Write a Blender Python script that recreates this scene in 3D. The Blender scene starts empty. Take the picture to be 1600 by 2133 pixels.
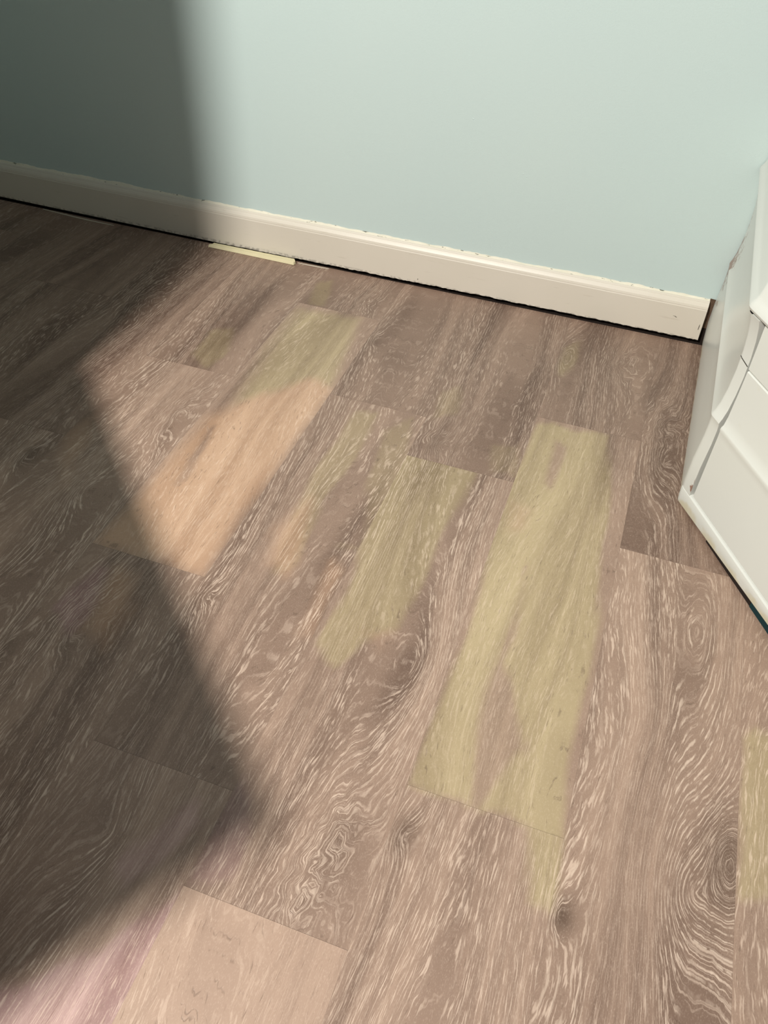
import bpy, math
import numpy as np
from mathutils import Matrix, Vector

# ------------------------------------------------------------------ set-up
sc = bpy.context.scene
COL = sc.collection
U = 1.2857            # one drawing unit in metres: planks come out 0.229 x 0.93 m

# camera -----------------------------------------------------------------
R = [[0.9430888412606214, -0.2565342481488466, 0.2115977717661615],
     [0.3302153345959049, 0.6473246988207785, -0.6869705722185653],
     [0.03925901536479426, 0.7177471099372635, 0.6951962427180489]]
CAMH = 0.8517105874579205
cd = bpy.data.cameras.new('camera')
cd.sensor_fit = 'VERTICAL'
cd.sensor_height = 24.0
cd.lens = 24.0 * 1694.42 / 2133.0
cd.clip_start = 0.02
cam = bpy.data.objects.new('camera', cd)
cam.matrix_world = Matrix.Translation((0, 0, CAMH * U)) @ Matrix(R).to_4x4()
COL.objects.link(cam)
sc.camera = cam

# world: soft bounce light of the room ------------------------------------
w = bpy.data.worlds.new('room_light')
sc.world = w
w.use_nodes = True
bg = w.node_tree.nodes['Background']
bg.inputs['Color'].default_value = (0.86, 0.92, 1.0, 1)
bg.inputs['Strength'].default_value = 0.205

# the room's lamp, high on the left behind the camera ----------------------
LAMP = Vector((-0.92, -0.60, 2.0)) * U
ld = bpy.data.lights.new('room_lamp', 'AREA')
ld.shape = 'ELLIPSE'
ld.size = 0.26 * U
ld.size_y = 0.16 * U
ld.energy = 142
ld.color = (1.0, 0.955, 0.89)
lo = bpy.data.objects.new('room_lamp', ld)
lo.location = LAMP
lo.rotation_euler = (Vector((-0.25, 1.3, 0.2)) * U - LAMP).to_track_quat('-Z', 'Y').to_euler()
COL.objects.link(lo)

vs = sc.view_settings
vs.view_transform = 'Standard'
vs.look = 'None'
vs.gamma = 1.0
vs.use_curve_mapping = False
vs.exposure = 0.0


# ------------------------------------------------------------------ helpers
def mesh_obj(name, verts, faces, mat=None, parent=None, smooth=False, loc=None):
    """one mesh object; verts in drawing units"""
    me = bpy.data.meshes.new(name)
    o0 = Vector(loc) if loc is not None else Vector((0, 0, 0))
    me.from_pydata([tuple((Vector(v) - o0) * U) for v in verts], [], faces)
    me.update()
    if mat is not None:
        me.materials.append(mat)
    if smooth:
        me.polygons.foreach_set('use_smooth', [True] * len(me.polygons))
    ob = bpy.data.objects.new(name, me)
    COL.objects.link(ob)
    if parent is not None:
        ob.parent = parent
        o0 = o0 - Vector(parent['_o']) if '_o' in parent else o0
    ob.location = o0 * U
    return ob


def empty(name, loc, label, cat, group=None):
    e = bpy.data.objects.new(name, None)
    e.empty_display_size = 0.05
    e.location = Vector(loc) * U
    e['_o'] = tuple(loc)
    e['label'] = label
    e['category'] = cat
    if group:
        e['group'] = group
    COL.objects.link(e)
    return e


def bevel(ob, width, seg=2):
    m = ob.modifiers.new('bevel', 'BEVEL')
    m.width = width * U
    m.segments = seg
    m.limit_method = 'ANGLE'
    m.angle_limit = math.radians(35)


def box(x0, x1, y0, y1, z0, z1):
    v = [(x, y, z) for z in (z0, z1) for y in (y0, y1) for x in (x0, x1)]
    f = [(0, 2, 3, 1), (4, 5, 7, 6), (0, 1, 5, 4), (2, 6, 7, 3), (0, 4, 6, 2), (1, 3, 7, 5)]
    return v, f


def prism(poly, z0, z1):
    n = len(poly)
    v = [(x, y, z0) for x, y in poly] + [(x, y, z1) for x, y in poly]
    f = [tuple(reversed(range(n))), tuple(range(n, 2 * n))]
    f += [(i, (i + 1) % n, n + (i + 1) % n, n + i) for i in range(n)]
    return v, f


class N:
    """small node-tree writer"""
    def __init__(s, name):
        s.m = bpy.data.materials.new(name)
        s.m.use_nodes = True
        s.t = s.m.node_tree
        s.b = s.t.nodes['Principled BSDF']

    def put(s, sock, v):
        if hasattr(v, 'is_output'):
            s.t.links.new(v, sock)
        elif isinstance(v, (tuple, list)) and len(v) == 3 and sock.type == 'RGBA':
            sock.default_value = (*v, 1)
        else:
            sock.default_value = v

    def math(s, op, a, b=0.0, c=0.0, clamp=False):
        n = s.t.nodes.new('ShaderNodeMath')
        n.operation = op
        n.use_clamp = clamp
        for i, v in enumerate((a, b, c)):
            s.put(n.inputs[i], v)
        return n.outputs[0]

    def mix(s, f, a, b, mode='MIX'):
        n = s.t.nodes.new('ShaderNodeMix')
        n.data_type = 'RGBA'
        n.blend_type = mode
        s.put(n.inputs[0], f)
        s.put(n.inputs[6], a)
        s.put(n.inputs[7], b)
        return n.outputs[2]

    def smooth(s, v, lo, hi):
        n = s.t.nodes.new('ShaderNodeMapRange')
        n.interpolation_type = 'SMOOTHSTEP'
        s.put(n.inputs[0], v)
        n.inputs[1].default_value = lo
        n.inputs[2].default_value = hi
        return n.outputs[0]

    def attr(s, name):
        n = s.t.nodes.new('ShaderNodeAttribute')
        n.attribute_name = name
        sp = s.t.nodes.new('ShaderNodeSeparateXYZ')
        s.t.links.new(n.outputs['Vector'], sp.inputs[0])
        return sp.outputs

    def pos(s):
        n = s.t.nodes.new('ShaderNodeTexCoord')
        sp = s.t.nodes.new('ShaderNodeSeparateXYZ')
        s.t.links.new(n.outputs['Object'], sp.inputs[0])
        return n.outputs['Object'], sp.outputs

    def vec(s, x, y, z=0.0):
        n = s.t.nodes.new('ShaderNodeCombineXYZ')
        for i, v in enumerate((x, y, z)):
            s.put(n.inputs[i], v)
        return n.outputs[0]

    def noise(s, vec, scale=1.0, detail=2.0, rough=0.5, dist=0.0):
        n = s.t.nodes.new('ShaderNodeTexNoise')
        s.put(n.inputs['Vector'], vec)
        n.inputs['Scale'].default_value = scale
        n.inputs['Detail'].default_value = detail
        n.inputs['Roughness'].default_value = rough
        n.inputs['Distortion'].default_value = dist
        return n.outputs['Fac']

    def bump(s, h, strength, dist=0.001):
        n = s.t.nodes.new('ShaderNodeBump')
        n.inputs['Strength'].default_value = strength
        n.inputs['Distance'].default_value = dist
        s.put(n.inputs['Height'], h)
        s.t.links.new(n.outputs[0], s.b.inputs['Normal'])

    def out(s, color, rough=0.5, spec=0.5):
        s.put(s.b.inputs['Base Color'], color)
        s.put(s.b.inputs['Roughness'], rough)
        s.b.inputs['Specular IOR Level'].default_value = spec
        return s.m


def srgb(r, g, b):
    def c(v):
        v /= 255.0
        return v / 12.92 if v <= 0.04045 else ((v + 0.055) / 1.055) ** 2.4
    return (c(r), c(g), c(b))


# ---------------------------------------------------------------- materials
def mat_wall():
    n = N('aqua_wall_paint')
    p, c = n.pos()
    big = n.noise(p, 2.2, 2)
    col = n.mix(big, srgb(186, 203, 201), srgb(192, 207, 203))
    n.bump(n.noise(p, 260, 3, 0.6), 0.35, 0.0009)
    return n.out(col, 0.62, 0.35)


def mat_trim():
    n = N('cream_trim_paint')
    p, c = n.pos()
    a = n.noise(p, 5, 3)
    col = n.mix(a, srgb(205, 198, 183), srgb(213, 206, 193))
    sx = n.math('MULTIPLY', c[0], 1.0)
    # scuffs, longer along the board
    sv = n.vec(n.math('MULTIPLY', c[0], 14.0), c[1], n.math('MULTIPLY', c[2], 120.0))
    sc_ = n.smooth(n.noise(sv, 1.0, 3), 0.63, 0.75)
    col = n.mix(n.math('MULTIPLY', sc_, 0.25), col, srgb(170, 158, 138))
    # grime near the floor edge
    g = n.math('MULTIPLY', n.smooth(n.math('MULTIPLY', c[2], -1.0), -0.016, -0.009),
               n.smooth(n.noise(p, 90, 3), 0.45, 0.6))
    col = n.mix(n.math('MULTIPLY', g, 0.45), col, srgb(60, 50, 42))
    n.bump(n.noise(p, 120, 2), 0.15, 0.0006)
    return n.out(col, 0.38, 0.5)


def mat_bead():
    n = N('ragged_cream_paint_edge')
    p, c = n.pos()
    col = n.mix(n.noise(p, 30, 3), srgb(232, 227, 210), srgb(206, 202, 182))
    v = n.vec(n.math('MULTIPLY', c[0], 55.0), 0.0, n.math('MULTIPLY', c[2], 220.0))
    col = n.mix(n.smooth(n.noise(v, 1.0, 3), 0.62, 0.66), col, srgb(110, 112, 100))
    return n.out(col, 0.6, 0.3)


def mat_plain(name, rgb, rough=0.5, spec=0.5, var=0.06, scale=20):
    n = N(name)
    p, c = n.pos()
    a = n.noise(p, scale, 3)
    lo_ = tuple(x * (1 - var) for x in rgb)
    hi_ = tuple(min(1, x * (1 + var)) for x in rgb)
    return n.out(n.mix(a, lo_, hi_), rough, spec)


def mat_appliance(rust=True):
    n = N('white_enamel')
    p, c = n.pos()
    a = n.noise(p, 3.5, 2)
    col = n.mix(a, srgb(207, 208, 201), srgb(212, 214, 208))
    if rust:
        at = n.attr('wear')
        ns = n.noise(p, 55, 4, 0.65)
        r = n.smooth(n.math('ADD', ns, n.math('MULTIPLY', at[0], 0.50)), 0.72, 0.84)
        col = n.mix(n.math('MULTIPLY', r, 0.85), col, srgb(128, 82, 58))
        y = n.smooth(n.math('ADD', n.noise(p, 22, 3), n.math('MULTIPLY', at[1], 0.4)), 0.68, 0.95)
        col = n.mix(n.math('MULTIPLY', y, 0.5), col, srgb(188, 172, 118))
    return n.out(col, 0.3, 0.5)


def mat_floor():
    n = N('wood_look_vinyl_planks')
    A = n.attr('grain')        # field, line strength, tone
    B = n.attr('tint')         # olive, peach, rose
    D = n.attr('mark')         # dark blotch, seed, fine strength
    p, c = n.pos()
    F, S, T = A[0], A[1], A[2]
    x, y = n.math('DIVIDE', c[0], U), n.math('DIVIDE', c[1], U)
    seed = D[1]
    # warped across-grain coordinate, so every layer follows the figure
    jit = n.math('MULTIPLY', n.math('SUBTRACT', n.noise(n.vec(n.math('MULTIPLY', x, 90), n.math('MULTIPLY', y, 22), seed), 1.0, 2), 0.5), 0.0046)
    G = n.math('ADD', F, jit)
    # limed growth-ring lines
    ph = n.math('MULTIPLY', G, 2 * math.pi / 0.0046)
    ring = n.math('ADD', n.math('MULTIPLY', n.math('SINE', ph), 0.5), 0.5)
    ring = n.smooth(ring, 0.74, 1.0)
    brk = n.smooth(n.noise(n.vec(n.math('MULTIPLY', x, 210), n.math('MULTIPLY', y, 48), seed), 1.0, 2), 0.38, 0.60)
    ring = n.math('MULTIPLY', n.math('MULTIPLY', ring, brk), n.math('MULTIPLY', S, n.math('SUBTRACT', 1.0, D[0], clamp=True)))
    # short open pores, limed, running along the grain
    pv = n.vec(n.math('MULTIPLY', G, 1050), n.math('MULTIPLY', y, 44), seed)
    pore = n.smooth(n.noise(pv, 1.0, 2, 0.55), 0.53, 0.66)
    pore = n.math('MULTIPLY', pore, D[2])
    pv2 = n.vec(n.math('MULTIPLY', G, 1250), n.math('MULTIPLY', y, 55), n.math('ADD', seed, 7.3))
    dark_pore = n.smooth(n.noise(pv2, 1.0, 2, 0.55), 0.60, 0.74)
    # broad soft streaks
    st = n.noise(n.vec(n.math('MULTIPLY', G, 55), n.math('MULTIPLY', y, 2.4), n.math('ADD', seed, 3.1)), 1.0, 3, 0.55)
    st2 = n.noise(n.vec(n.math('MULTIPLY', G, 18), n.math('MULTIPLY', y, 1.1), n.math('ADD', seed, 5.7)), 1.0, 2, 0.5)
    tone = n.math('ADD', T, n.math('MULTIPLY', n.math('SUBTRACT', st, 0.5), 1.25))
    tone = n.math('ADD', tone, n.math('MULTIPLY', n.math('SUBTRACT', st2, 0.5), 0.5), clamp=True)
    base = n.mix(tone, srgb(97, 75, 63), srgb(166, 140, 122))
    # woods of another hue
    def tint(col, f, lo_, hi_):
        t = n.mix(tone, lo_, hi_)
        return n.mix(f, col, t)
    base = tint(base, B[0], srgb(120, 101, 76), srgb(178, 160, 126))
    base = tint(base, B[1], srgb(146, 112, 87), srgb(196, 163, 136))
    base = tint(base, B[2], srgb(120, 84, 80), srgb(190, 158, 154))
    base = n.mix(n.math('MULTIPLY', D[0], 0.95, clamp=True), base, srgb(88, 68, 55))
    light = n.mix(0.45, base, srgb(236, 212, 192))
    light2 = n.mix(0.62, base, srgb(240, 218, 198))
    col = n.mix(n.math('MULTIPLY', dark_pore, 0.45), base, srgb(92, 72, 58))
    col = n.mix(n.math('MULTIPLY', pore, 0.95), col, light)
    col = n.mix(n.math('MULTIPLY', ring, 0.72), col, light2)
    # fine speckle of the printed film
    spk = n.noise(n.vec(n.math('MULTIPLY', x, 1100), n.math('MULTIPLY', y, 420), seed), 1.0, 1)
    col = n.mix(n.math('MULTIPLY', n.smooth(spk, 0.5, 0.8), 0.16), col, srgb(226, 204, 184))
    h = n.math('ADD', n.math('MULTIPLY', ring, 0.6), n.math('SUBTRACT', n.math('MULTIPLY', pore, 0.5), n.math('MULTIPLY', dark_pore, 0.6)))
    n.bump(h, 0.35, 0.0006)
    rough = n.math('ADD', 0.40, n.math('MULTIPLY', st, 0.16))
    return n.out(col, rough, 0.45)


M_wall, M_trim, M_bead, M_floor = mat_wall(), mat_trim(), mat_bead(), mat_floor()
M_white = mat_appliance()
M_dark = mat_plain('subfloor_and_gap_shade', srgb(38, 30, 26), 0.9, 0.2, 0.3)  # subfloor colour, also used as painted shade in the gaps
M_bare = mat_plain('torn_brown_wallboard', srgb(92, 74, 60), 0.9, 0.1, 0.45, 160)
M_gap = mat_plain('seam_shadow_gap', srgb(60, 54, 46), 0.8, 0.2, 0.2, 60)
M_teal = mat_plain('dark_teal_rubber', srgb(8, 44, 48), 0.7, 0.3, 0.2)
M_pine = mat_plain('pale_pine', srgb(214, 205, 168), 0.55, 0.3, 0.08, 60)
M_sliver = mat_plain('pale_vinyl_edge', srgb(188, 180, 162), 0.5, 0.4, 0.1)
M_door = mat_plain('shadow_door_paint', srgb(214, 210, 200), 0.45, 0.4)
M_table = mat_plain('dark_stained_wood', srgb(92, 66, 48), 0.5, 0.4, 0.2)
M_hole = mat_plain('nail_hole', srgb(40, 34, 28), 0.9, 0.1)


# --------------------------------------------------- numpy gradient noise
def perlin(x, y, seed):
    rng = np.random.RandomState(seed)
    perm = rng.permutation(256)
    ang = rng.rand(256) * 2 * np.pi
    gx, gy = np.cos(ang), np.sin(ang)
    xi, yi = np.floor(x).astype(int), np.floor(y).astype(int)
    xf, yf = x - xi, y - yi
    u, v = xf ** 3 * (xf * (xf * 6 - 15) + 10), yf ** 3 * (yf * (yf * 6 - 15) + 10)

    def g(ix, iy, dx, dy):
        h = perm[(perm[ix & 255] + iy) & 255]
        return gx[h] * dx + gy[h] * dy
    a = g(xi, yi, xf, yf)
    b = g(xi + 1, yi, xf - 1, yf)
    c_ = g(xi, yi + 1, xf, yf - 1)
    d = g(xi + 1, yi + 1, xf - 1, yf - 1)
    return ((a * (1 - u) + b * u) * (1 - v) + (c_ * (1 - u) + d * u) * v) * 1.5


def sstep(a, lo_, hi_):
    t = np.clip((a - lo_) / (hi_ - lo_), 0, 1)
    return t * t * (3 - 2 * t)


def poly_dist(px, py, poly):
    """signed distance, positive inside"""
    d = np.full(px.shape, 1e9)
    ins = np.zeros(px.shape, bool)
    n_ = len(poly)
    for i in range(n_):
        x1, y1 = poly[i]
        x2, y2 = poly[(i + 1) % n_]
        ex, ey = x2 - x1, y2 - y1
        t = np.clip(((px - x1) * ex + (py - y1) * ey) / (ex * ex + ey * ey + 1e-12), 0, 1)
        d = np.minimum(d, np.hypot(px - x1 - t * ex, py - y1 - t * ey))
        cond = ((y1 > py) != (y2 > py))
        xs = x1 + (py - y1) * ex / (ey if abs(ey) > 1e-9 else 1e-9)
        ins ^= cond & (px < xs)
    return np.where(ins, d, -d)


# ------------------------------------------------------------------- floor
WALL_Y, FLOOR_END = 1.5320, 1.5165
X0, PW, PL = 0.44335, 0.178, 0.727
# end joint of each row of planks (row 0 is the one on the far right)
JOINT = {-4: .4, -3: .11, -2: .62, -1: .31, 0: .93, 1: .898, 2: .437, 3: .254, 4: .3625, 5: .629,
         6: .3445, 7: .819, 8: .5, 9: .21, 10: .66, 11: .05, 12: .4}
# (row, plank index counted from the joint) -> tone, line strength, fine strength
LOOK = {
    (1, 0): (.25, .55, .5), (1, -1): (.62, .95, 1.0),
    (2, 1): (.32, .45, .6), (2, 0): (.66, .22, .45), (2, -1): (.60, .30, .8),
    (3, 1): (.35, .70, .7), (3, 0): (.50, 1.0, .9), (3, -1): (.90, .0, .4),
    (4, 1): (.40, .55, .7), (4, 0): (.50, .75, .9), (4, -1): (.58, .6, .9),
    (5, 1): (.42, .5, .6), (5, 0): (.62, .30, .6), (5, -1): (.48, .5, .9),
    (6, 1): (.40, .55, .6), (6, 0): (.56, .8, 1.0), (6, -1): (.44, .7, .9),
    (7, 0): (.30, .4, .6), (7, -1): (.40, .75, .9),
    (8, 1): (.26, .3, .5), (8, 0): (.28, .4, .7), (9, 1): (.25, .3, .5), (0, -1): (.60, .3, .7), (0, 0): (.55, .3, .7),
}
# knots: x, y, height in the figure, across, along, swirl, dark
KNOTS = [
    (-.139, .346, .045, .020, .040, .010, .35), (-.152, .279, .028, .018, .025, .014, .2),
    (-.228, 1.028, .035, .018, .030, .012, .4), (-.076, .380, .020, .012, .022, .0, .75),
    (.100, .357, .016, .010, .016, .0, 1.0), (.258, .470, .10, .022, .050, .0, .8),
    (.226, .425, .05, .035, .050, .0, 0.0), (-.0755, 1.372, .05, .014, .055, .0, .25),
    (.031, 1.386, .035, .020, .030, .014, .3), (-.433, 1.281, .018, .008, .020, .004, .55),
    (-.425, .600, .020, .010, .020, .004, .5), (-.129, .600, -.06, .050, .120, .0, .0),
    (.131, 1.126, .055, .026, .070, .0, .35), (.128, 1.225, .04, .022, .040, .012, .2),
    (-.827, .753, .022, .012, .030, .003, .6), (-.500, 1.409, .03, .020, .035, .010, .2),
    (-.364, .274, -.04, .040, .070, .0, .0), 
    (-.555, .50, .04, .022, .05, .006, .2), (-.70, .72, .05, .045, .10, .0, .0),
    (-.90, 1.25, .04, .025, .06, .006, .4), 
    (.205, .78, -.05, .03, .10, .0, .1), (-.695, .50, .05, .03, .06, .0, .1), (-.62, .42, .02, .01, .03, .0, .6),
    (-.66, .93, .04, .02, .07, .004, .1), (.15, .62, -.03, .03, .09, 0, 0),
]
POLY = {  # patches where the printed wood changes hue: channel, strength, outline on the floor
    'y1': (0, 1.0, [(-.089, 1.150), (.033, 1.157), (.058, .974), (.073, .786), (.080, .624), (.080, .49), (.092, .36), (.062, .355), (.050, .437), (-.0905, .437), (-.0905, 1.158)]),
    'y2': (0, .95, [(-.298, 1.076), (-.266, 1.086), (-.188, .991), (-.150, .983), (-.165, .762), (-.175, .640), (-.223, .555), (-.262, .581), (-.265, .718)]),
    'y3': (0, .7, [(-.389, 1.061), (-.345, 1.073), (-.335, .942), (-.350, .838), (-.335, .698), (-.365, .663), (-.384, .781)]),
    'yp': (0, .9, [(-.618, 1.338), (-.48, 1.352), (-.455, 1.114), (-.54, 1.036), (-.589, .986), (-.61, 1.158)]),
    'y4': (0, .8, [(-.728, 1.104), (-.734, 1.191), (-.7, 1.224), (-.671, 1.128), (-.681, 1.073)]),
    'y5': (0, .8, [(-.604, 1.354), (-.62, 1.444), (-.596, 1.465), (-.565, 1.361)]),
    'y6': (0, .8, [(-.085, 1.321), (-.086, 1.4), (-.058, 1.458), (-.054, 1.377), (-.072, 1.301)]),
    'y7': (0, .9, [(.267, .64), (.330, .671), (.330, .454), (.267, .438)]),
    'y8': (0, .55, [(-.301, .752), (-.265, .759), (-.30, .882), (-.313, .948), (-.323, 1.023), (-.29, 1.079), (-.268, 1.003), (-.262, .754)]),
    'y9': (0, .5, [(-.27, 1.17), (-.24, 1.2), (-.22, 1.12), (-.26, 1.08)]),
    'y10': (0, .5, [(-.15, 1.06), (-.10, 1.08), (-.092, 1.0), (-.13, .99)]),
    'o1': (1, .8, [(-.57, .602), (-.536, .596), (-.506, .541), (-.51, .481), (-.551, .498)]),
    'o2': (1, .5, [(-.818, .822), (-.79, .875), (-.754, .808), (-.735, .717)]),
    'o3': (1, .75, [(-.399, .75), (-.371, .827), (-.337, .707), (-.341, .672), (-.38, .68)]),
    'o4': (1, .75, [(-.295, .719), (-.270, .709), (-.268, .586), (-.283, .588)]),
    'o5': (1, .5, [(-.21, .62), (-.18, .63), (-.185, .60)]),
    'o6': (1, .5, [(-.075, .93), (-.05, .93), (-.05, .88), (-.07, .88)]),
    'p': (1, 1.0, [(-.615, .950), (-.590, 1.0), (-.500, 1.12), (-.447, 1.10), (-.447, .629), (-.624, .629)]),
    'k1': (2, .8, [(-.40, .09), (-.316, .172), (-.267, .253), (-.238, .253), (-.245, .09), (-.3, .0), (-.45, .0)]),
    'k2': (2, .8, [(-.593, .602), (-.575, .594), (-.558, .511), (-.563, .481), (-.613, .507)]),
    'k3': (2, .5, [(-.30, .34), (-.275, .32), (-.32, .23), (-.34, .25)]),
    'k4': (2, .45, [(-.27, .40), (-.235, .33), (-.225, .28), (-.265, .26), (-.275, .32)]),
}
HOLES = [(0, [(-.032, .737), (-.035, .811), (-.022, .705), (-.026, .638), (.009, .576), (.026, .528), (-.004, .453), (-.013, .432), (-.029, .507), (-.04, .617)]),
         (0, [(-.046, 1.108), (-.024, 1.103), (-.028, .975), (-.044, .999)]),
         (1, [(-.6, .93), (-.585, .95), (-.565, .80), (-.575, .78)])]

V, Fc, GR, TI, MK = [], [], [], [], []


def plank(row, k, x0, x1, y0, y1):
    sd = (row * 37 + k * 101 + 911) % 9973
    rng = np.random.RandomState(sd)
    vis = x1 > -1.72 and x0 < 0.40 and y1 > -0.05
    nu = 32 if vis else 4
    nv = max(2, int((y1 - y0) / (0.0075 if vis else 0.1)))
    gx, gy = np.meshgrid(np.linspace(x0, x1, nu + 1), np.linspace(y0, y1, nv + 1))
    px, py = gx.ravel(), gy.ravel()
    tone, ls, fs = LOOK.get((row, k), (.35 + .3 * rng.rand(), .3 + .5 * rng.rand(), .7))
    f = 0.68 * px + 0.043 * perlin(px * 9, py * 1.15 + 3, sd) + 0.0055 * perlin(px * 26, py * 4.5, sd + 1)
    drk = np.zeros_like(px)
    kl = np.zeros_like(px)
    for kx, ky, a, ru, rv, sw, dk in KNOTS:
        if not (x0 - .002 <= kx <= x1 + .002 and y0 <= ky <= y1):
            continue
        q = np.sqrt(((px - kx) / ru) ** 2 + ((py - ky) / rv) ** 2 + 0.02)
        g = np.exp(-q * 0.9)
        f += a * g * 0.9
        f += sw * perlin(px * 75, py * 42, sd + 5) * np.exp(-q * q * .35)
        drk = np.maximum(drk, dk * np.exp(-(q * 0.85) ** 2))
        kl = np.maximum(kl, np.exp(-q * q * .18))
    band = sstep(perlin(px * 13, py * 1.3, sd + 2) + .12, -.10, .45)
    ff = f.reshape(nv + 1, nu + 1)
    gv, gu = np.gradient(ff, (y1 - y0) / nv, (x1 - x0) / nu)
    gm = np.hypot(gu, gv).ravel()
    ring = sstep(gm, .16, .5) * np.clip(ls * (0.04 + 0.96 * band) + 0.55 * kl * (ls > .2), 0, 1)
    fine = np.clip(fs * (0.45 + 0.75 * sstep(perlin(px * 9, py * 2.2, sd + 3), -.4, .4)), 0, 1)
    fine *= 0.35 + 0.65 * sstep(gm, .12, .45)
    t = tone + 0.10 * perlin(px * 16, py * 1.2, sd + 4) - 0.10 * (band - .5) * ls
    # darker smoky streak now and then
    t -= 0.22 * sstep(perlin(px * 11, py * 2.0, sd + 6), .22, .6)
    tin = [np.zeros_like(px) for _ in range(3)]
    wob = 0.010 * perlin(px * 28, py * 5, 77) + 0.004 * perlin(px * 90, py * 14, 78)
    for ch, st, poly in POLY.values():
        bx = [q[0] for q in poly]
        by = [q[1] for q in poly]
        cx, cy = sum(bx) / len(bx), sum(by) / len(by)
        if max(bx) < x0 or min(bx) > x1 or max(by) < y0 or min(by) > y1:
            continue
        if not (x0 <= cx <= x1 and y0 - .02 <= cy <= y1 + .02) and poly is not POLY['y1'][2]:
            continue
        d = poly_dist(px, py, poly) + wob
        tin[ch] = np.maximum(tin[ch], st * sstep(d, *((-.016, .022) if ch == 1 or poly is POLY['yp'][2] else (-.006, .009))))
    for ch, poly in HOLES:
        d = poly_dist(px, py, poly) + wob
        tin[ch] *= 1 - 0.85 * sstep(d, -.005, .008)
    b = len(V)
    V.extend(zip(px.tolist(), py.tolist(), [0.0] * len(px)))
    for j in range(nv):
        r0 = b + j * (nu + 1)
        for i in range(nu):
            Fc.append((r0 + i, r0 + i + 1, r0 + nu + 2 + i, r0 + nu + 1 + i))
    GR.append(np.stack([f, ring, t], 1))
    TI.append(np.stack(tin, 1))
    MK.append(np.stack([drk, np.full_like(px, (sd % 97) * 1.7), fine], 1))
    # thin edge faces so every plank has thickness
    e = len(V)
    c4 = [(x0, y0), (x1, y0), (x1, y1), (x0, y1)]
    V.extend([(x, y, 0.0) for x, y in c4] + [(x, y, -0.005) for x, y in c4])
    for i in range(4):
        Fc.append((e + i, e + 4 + i, e + 4 + (i + 1) % 4, e + (i + 1) % 4))
    GR.append(np.tile([[0.0, 0.0, 0.1]], (8, 1)))
    TI.append(np.zeros((8, 3)))
    MK.append(np.tile([[1.0, 0.0, 0.0]], (8, 1)))


Y_MIN, X_MIN, X_MAX = -1.0, -1.72, 1.15
for row in range(-4, 13):
    xa, xb = X0 - PW * (row + 1), X0 - PW * row
    # row r lies between seam r and seam r+1, counted to the left
    xa, xb = max(xa, X_MIN), min(xb, X_MAX)
    if xb - xa < .01:
        continue
    y = JOINT[row] - PL * 4
    k = -4
    while y < FLOOR_END:
        a, b_ = max(y, Y_MIN), min(y + PL, FLOOR_END)
        if b_ - a > .01:
            plank(row, k, xa + .00004, xb - .00004, a + .0001, b_ - .0001)
        y += PL
        k += 1

me = bpy.data.meshes.new('floor')
va = np.array(V, dtype=np.float64) * U
me.from_pydata(va.tolist(), [], Fc)
me.update()
for nm, arrs in (('grain', GR), ('tint', TI), ('mark', MK)):
    at = me.attributes.new(nm, 'FLOAT_VECTOR', 'POINT')
    at.data.foreach_set('vector', np.concatenate(arrs).astype(np.float32).ravel())
me.materials.append(M_floor)
floor = bpy.data.objects.new('floor', me)
COL.objects.link(floor)
floor['kind'] = 'structure'
floor['label'] = 'wood-look vinyl plank floor in brown, olive and peach tones'

v, f = box(X_MIN, X_MAX, Y_MIN, WALL_Y, -0.05, -0.006)
sub = mesh_obj('subfloor', v, f, M_dark, floor)

# ------------------------------------------------------------------- walls
v, f = box(X_MIN, X_MAX, WALL_Y, WALL_Y + .1, 0.03, 2.1)
wall = mesh_obj('wall_back', v, f, M_wall)
wall['kind'] = 'structure'
v, f = box(X_MIN - .1, X_MIN, Y_MIN, WALL_Y + .1, -0.05, 2.1)
wl = mesh_obj('wall_left', v, f, M_wall)
wl['kind'] = 'structure'
# dark block painting the gap's shade; bare wallboard beside the board's end
v, f = box(X_MIN, X_MAX, WALL_Y - .0005, WALL_Y + .1, -0.05, 0.0295)
mesh_obj('gap_shade_block', v, f, M_dark, wall)
v, f = [], []
for i in range(13):
    zz = .030 + .062 * i / 12
    v += [(.1545, WALL_Y - .0009, zz), (.1545 + .022 + .002 * math.sin(i * 2.3), WALL_Y - .0009, zz - .002)]
f = [(2 * i, 2 * i + 1, 2 * i + 3, 2 * i + 2) for i in range(12)]
mesh_obj('bare_patch', v, f, M_bare, wall)


def blob(x, z, r, h):
    """low paint bump on the wall"""
    vv = [(x, WALL_Y - h, z)]
    ff = []
    for i in range(10):
        a = i * math.pi / 5
        vv.append((x + r * math.cos(a), WALL_Y + .0001, z + r * 0.7 * math.sin(a)))
    for i in range(10):
        ff.append((0, 1 + i, 1 + (i + 1) % 10))
    return vv, ff


bv, bf = [], []
for bx_, bz_, br_ in ((-.343, .343, .0022), (-.237, .261, .0018), (-.23, .257, .0014), (.03, .47, .0012), (-.06, .30, .0015)):
    a_, b_ = blob(bx_, bz_, br_, .0010)
    o_ = len(bv)
    bv += a_
    bf += [tuple(i + o_ for i in q) for q in b_]
mesh_obj('paint_drip', bv, bf, M_wall, wall, True)

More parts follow.
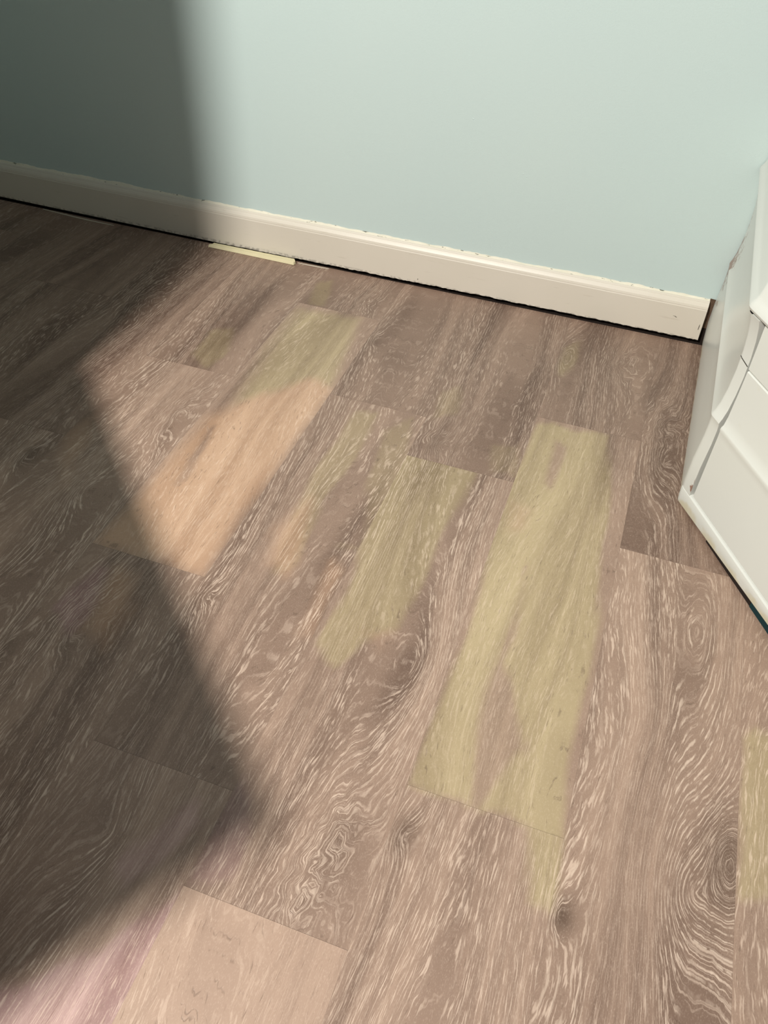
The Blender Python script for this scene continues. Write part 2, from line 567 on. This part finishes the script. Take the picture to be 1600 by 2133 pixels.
# ------------------------------------------------------------- baseboard
BB_X1 = 0.1565
prof = [(0.0, .006), (.0125, .006), (.0130, .0065), (.0130, .0705), (.0122, .0722), (.0124, .0735), (.0112, .0775),
        (.0090, .0812), (.0068, .0838), (.0064, .0848), (.0045, .0868), (.0015, .0878), (.0, .0880)]
rngb = np.random.RandomState(4)
nx = 620
xs = np.linspace(X_MIN, BB_X1, nx + 1)
ra = perlin(xs * 60, xs * 0 + .5, 5) * .0007 + perlin(xs * 170, xs * 0 + .5, 6) * .0009
ra *= sstep(xs, -1.0, -.7)
bow = np.interp(xs, [-1.72, -1.47, -.86, -.28, .157], [-.002, .0, -.0035, .0015, .0018])
v, f = [], []
n_p = len(prof)
for i, x in enumerate(xs):
    for j, (t, z) in enumerate(prof):
        zz = z
        if j < 3:
            zz = z + ra[i] + bow[i] * .8
        v.append((float(x) + (-.0015 * (z / .088) if i == nx else 0), WALL_Y - t, float(zz)))
for i in range(nx):
    for j in range(n_p - 1):
        a = i * n_p + j
        f.append((a, a + 1, a + n_p + 1, a + n_p))
f.append(tuple(range(nx * n_p, nx * n_p + n_p)))
bb = mesh_obj('baseboard_back', v, f, M_trim)
bb['kind'] = 'structure'

# ragged line of paint and caulk where the board meets the wall
v, f = [], []
xs2 = np.linspace(X_MIN, BB_X1 - .002, 900)
top = .0905 + .0016 * perlin(xs2 * 22, xs2 * 0 + .3, 11) + .0010 * perlin(xs2 * 80, xs2 * 0 + .7, 12)
top += .0022 * sstep(-xs2, .95, 1.1) * (0.6 + perlin(xs2 * 14, xs2 * 0 + .2, 14))
for i, x in enumerate(xs2):
    v += [(float(x), WALL_Y - .0045, .0862), (float(x), WALL_Y - .0016, .0885), (float(x), WALL_Y - .0006, float(top[i])), (float(x), WALL_Y + .0002, float(top[i]) + .0003)]
for i in range(len(xs2) - 1):
    for j in range(3):
        a = i * 4 + j
        f.append((a, a + 1, a + 5, a + 4))
mesh_obj('caulk_bead', v, f, M_bead, bb, True)

# nail hole and split near the end of the board
v, f = [], []
for cx, cz, hw, hh, sl in ((.1035, .047, .0022, .0006, -.4), (.1005, .0485, .003, .0003, -.1), (.1505, .036, .0006, .0065, .25), (-.4215, .0150, .0007, .0016, 0)):
    o_ = len(v)
    yy = WALL_Y - .01325
    v += [(cx - hw, yy, cz - hh - sl * hw), (cx + hw * .3, yy, cz - hh), (cx + hw, yy, cz + sl * hw), (cx + hw * .2, yy, cz + hh), (cx - hw, yy, cz + hh * .4 - sl * hw)]
    f.append(tuple(o_ + i for i in range(5)))
mesh_obj('nail_hole', v, f, M_hole, bb)

# left baseboard (out of view, closes the corner)
v, f = box(X_MIN, X_MIN + .013, Y_MIN, WALL_Y - .014, .006, .088)
b2 = mesh_obj('baseboard_left', v, f, M_trim)
b2['kind'] = 'structure'

# invented door out of frame, added so its free edge shadows the wall
v, f = box(X_MIN + .015, -.893, .700, .735, .008, 1.62)
d1 = mesh_obj('shadow_door_1', v, f, M_door)
bevel(d1, .002)
d1['kind'] = 'structure'

# ------------------------------------------------------- wood strip, scraps
t = empty('wood_shim', (-.80, 1.505, 0), 'thin pale pine strip lying against the bottom of the baseboard', 'shim')
v = [(-.9048, 1.4975, .0004), (-.6965, 1.4960, .0004), (-.6945, 1.5030, .0004), (-.7010, 1.5120, .0004), (-.8960, 1.5120, .0004), (-.8985, 1.5050, .0004),
     (-.9030, 1.4995, .0062), (-.6975, 1.4980, .0066), (-.6955, 1.5030, .0066), (-.7010, 1.5110, .0075), (-.8960, 1.5110, .0062), (-.8975, 1.5055, .0060)]
f = [(5, 4, 3, 2, 1, 0), (6, 7, 8, 9, 10, 11)] + [(i, (i + 1) % 6, 6 + (i + 1) % 6, 6 + i) for i in range(6)]
s_ = mesh_obj('strip', v, f, M_pine, t)
bevel(s_, .0005, 2)


def sliver(name, pts, wd, h, mat, label, cat):
    v, f = [], []
    for i, (x, y) in enumerate(pts):
        k = math.sin(math.pi * min(1, max(0, (i + .35) / (len(pts) - .3))))
        ww = wd * (0.25 + .75 * k)
        v += [(x, y - ww, .0003), (x, y + ww, .0003), (x, y + ww * .4, .0003 + h), (x, y - ww * .4, .0003 + h)]
    for i in range(len(pts) - 1):
        for j in range(4):
            a, b = i * 4 + j, i * 4 + (j + 1) % 4
            f.append((a, b, b + 4, a + 4))
    f.append((0, 1, 2, 3))
    e = (len(pts) - 1) * 4
    f.append((e + 3, e + 2, e + 1, e))
    o = mesh_obj(name, v, f, mat, loc=(*pts[len(pts) // 2], 0))
    o['label'] = label
    o['category'] = cat
    return o


sliver('trim_scrap', [(-.692 + .012 * i, 1.5085 + .0004 * i) for i in range(7)], .0012, .0012, M_sliver,
       'hair-thin pale sliver running on from the right end of the pine strip', 'scrap')
sliver('trim_scrap', [(-1.345 + .0196 * i, 1.5120 - .0075 * math.sin(i / 10 * 3.14 * .55)) for i in range(11)], .0016, .0015, M_sliver,
       'curved pale sliver lying in shadow below the left part of the baseboard', 'scrap')

# ---------------------------------------------------------------- appliance
APP = (.16, 1.035)
DIRF = (.5182, -.8553)
NS = (-1.0, 0.0145)
NF = (-.8553, -.5182)
app = empty('white_appliance', (APP[0], APP[1], 0),
            'white enamelled appliance with angled front and rusty seam, standing in the corner by the baseboard', 'appliance')


def path_pts(s0, s1, back=True):
    """points along the footprint with outward normals; s<0 runs back to the wall, s>0 along the front"""
    out = []
    rr = .004
    L = WALL_Y - .004 - APP[1]
    if back:
        for k in range(15):
            q = -L + (L - rr) * k / 14.0
            out.append((q, APP[0] - q * .0145, APP[1] - q, NS))
    if s0 <= 0:
        for k in range(1, 8):
            u = k / 8.0
            # quadratic rounding of the corner
            a = (APP[0] + rr * .0145, APP[1] + rr)
            c_ = (APP[0] + DIRF[0] * rr, APP[1] + DIRF[1] * rr)
            x = (1 - u) ** 2 * a[0] + 2 * u * (1 - u) * APP[0] + u * u * c_[0]
            y_ = (1 - u) ** 2 * a[1] + 2 * u * (1 - u) * APP[1] + u * u * c_[1]
            nx_, ny_ = NS[0] * (1 - u) + NF[0] * u, NS[1] * (1 - u) + NF[1] * u
            l_ = math.hypot(nx_, ny_)
            out.append((0, x, y_, (nx_ / l_, ny_ / l_)))
        s0 = rr
    m = max(2, int((s1 - s0) / .02))
    for k in range(m + 1):
        s = s0 + (s1 - s0) * k / m
        out.append((s, APP[0] + DIRF[0] * s, APP[1] + DIRF[1] * s, NF))
    return out


def sweep(name, pts, prof, mat, wear=True, tilt=0.0, caps=True):
    v, f, wr = [], [], []
    n_ = len(prof)
    for s, x, y_, nn in pts:
        for z, o in prof:
            zz = z + (tilt * max(0, s) if z < .02 else 0)
            v.append((x + nn[0] * o, y_ + nn[1] * o, zz))
            # rust along the back edge and the foot of the seam, yellowing along the floor
            back = max(0, 1 - abs(s + .49) / .10) * max(0, 1 - abs(z - .17) / .14)
            foot = max(0, 1 - abs(s - .022) / .010) * max(0, 1 - abs(z - .052) / .034)
            yel = max(0, 1 - abs(z - .004) / .022) * (1 if s <= .3 else .4)
            wr.append((max(back * .9, foot), yel, 0))
    for i in range(len(pts) - 1):
        for j in range(n_ - 1):
            a = i * n_ + j
            f.append((a, a + n_, a + n_ + 1, a + 1))
    if caps:
        f.append(tuple(range(n_)))
        f.append(tuple(reversed(range((len(pts) - 1) * n_, len(pts) * n_))))
    ob = mesh_obj(name, v, f, mat, app, True, loc=(APP[0], APP[1], 0))
    if wear:
        at = ob.data.attributes.new('wear', 'FLOAT_VECTOR', 'POINT')
        at.data.foreach_set('vector', np.array(wr, dtype=np.float32).ravel())
    m = ob.modifiers.new('normals', 'EDGE_SPLIT')
    m.split_angle = math.radians(28)
    return ob


side_prof = [(.001, -.06), (.001, -.002), (.003, .0), (.02, .0012), (.045, .003), (.086, .003), (.130, .0005), (.155, .0005), (.164, .0012), (.168, .0022),
             (.1715, .0012), (.176, -.0006), (.190, -.0038), (.215, -.0062), (.245, -.007), (.275, -.0058), (.300, -.003), (.320, .001), (.331, .0045), (.333, -.06)]
sweep('body', path_pts(-1, .0215), side_prof, M_white)
# recessed core behind the front panels
core = [(.012, -.06), (.012, -.0165), (.333, -.0165), (.333, -.06)]
sweep('core', path_pts(.0215, .72, False), core, M_gap, False)
low = [(.034, -.012), (.034, -.0005), (.036, .001), (.10, .0012), (.150, .0012), (.160, .0016), (.1645, .0026), (.1675, .0018), (.171, -.0004), (.185, -.0022), (.225, -.003),
       (.2585, -.003), (.2600, -.0045), (.2600, -.012)]
sweep('lower_front_panel', path_pts(.0285, .72, False), low, M_white)
upp = [(.2612, -.012), (.2612, -.0045), (.2630, -.003), (.295, -.002), (.320, -.001), (.3315, -.001), (.3325, -.012)]
sweep('upper_front_panel', path_pts(.0285, .72, False), upp, M_white)
rail = [(.0008, -.02), (.0008, .0006), (.002, .0016), (.012, .0026), (.026, .0030), (.0295, .0024), (.0315, .0004), (.0325, -.003), (.0325, -.012)]
sweep('bottom_rail', path_pts(-.0, .72, False), rail, M_white, tilt=.036)
lid = [(.3335, -.05), (.3335, .0035), (.3350, .0066), (.3385, .0080), (.3430, .0070), (.3480, .0035), (.3560, .0005), (.400, -.008), (.440, -.018), (.452, -.026), (.455, -.04)]
sweep('lid', path_pts(-1, .72), lid, M_white)
# flat top of the lid and the far sides close the body
pp = path_pts(-1, .72)
inner = [(x + nn[0] * -.04, y_ + nn[1] * -.04) for s, x, y_, nn in pp]
poly = inner + [(.75, inner[-1][1]), (.75, inner[0][1])]
v, f = prism(poly, .450, .455)
mesh_obj('top_panel', v, f, M_white, app, loc=(APP[0], APP[1], 0))
v, f = prism([(x + .012, y_) for x, y_ in inner] + [(.75, inner[-1][1]), (.75, inner[0][1])], .012, .449)
mesh_obj('inner_casing', v, f, M_white, app, loc=(APP[0], APP[1], 0))
# seam line across the corner post
v, f = [], []
sp = [q for q in path_pts(0, .0215, False)]
for s, x, y_, nn in sp:
    for z, o in ((.2650, -.0060), (.2650, -.0058), (.2662, -.0055), (.2662, -.0062)):
        v.append((x + nn[0] * o, y_ + nn[1] * o, z - s * .18))
for i in range(len(sp) - 1):
    for j in range(3):
        a = i * 4 + j
        f.append((a, a + 4, a + 5, a + 1))
mesh_obj('post_seam', v, f, M_gap, app, loc=(APP[0], APP[1], 0))
# dark strip painted as shade, then the teal foot, under the raised front
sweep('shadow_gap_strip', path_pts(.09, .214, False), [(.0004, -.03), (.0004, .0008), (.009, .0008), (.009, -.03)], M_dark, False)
pts = path_pts(.215, .70, False)
sweep('rubber_foot', pts, [(.0004, -.03), (.0004, .0015), (.010, .0015), (.010, -.03)], M_teal, False)

# --------------------------------------- made-up low table out of frame, cut to shape the floor shadow
tab = empty('shadow_table', (-.85, .25, 0), 'unseen low table added and shaped to cast the floor shadow on the left', 'table')
top_poly = [(-.366, .134), (-.918, .668), (-1.25, .33), (-.62, -.262)]
v, f = prism(top_poly, .425, .45)
o = mesh_obj('tabletop', v, f, M_table, tab)
bevel(o, .002)
for lx, ly in ((-.50, .135), (-.925, .56), (-1.17, .31), (-.65, -.13)):
    v, f = box(lx - .016, lx + .016, ly - .016, ly + .016, .0003, .425)
    o = mesh_obj('leg', v, f, M_table, tab)
    bevel(o, .002)
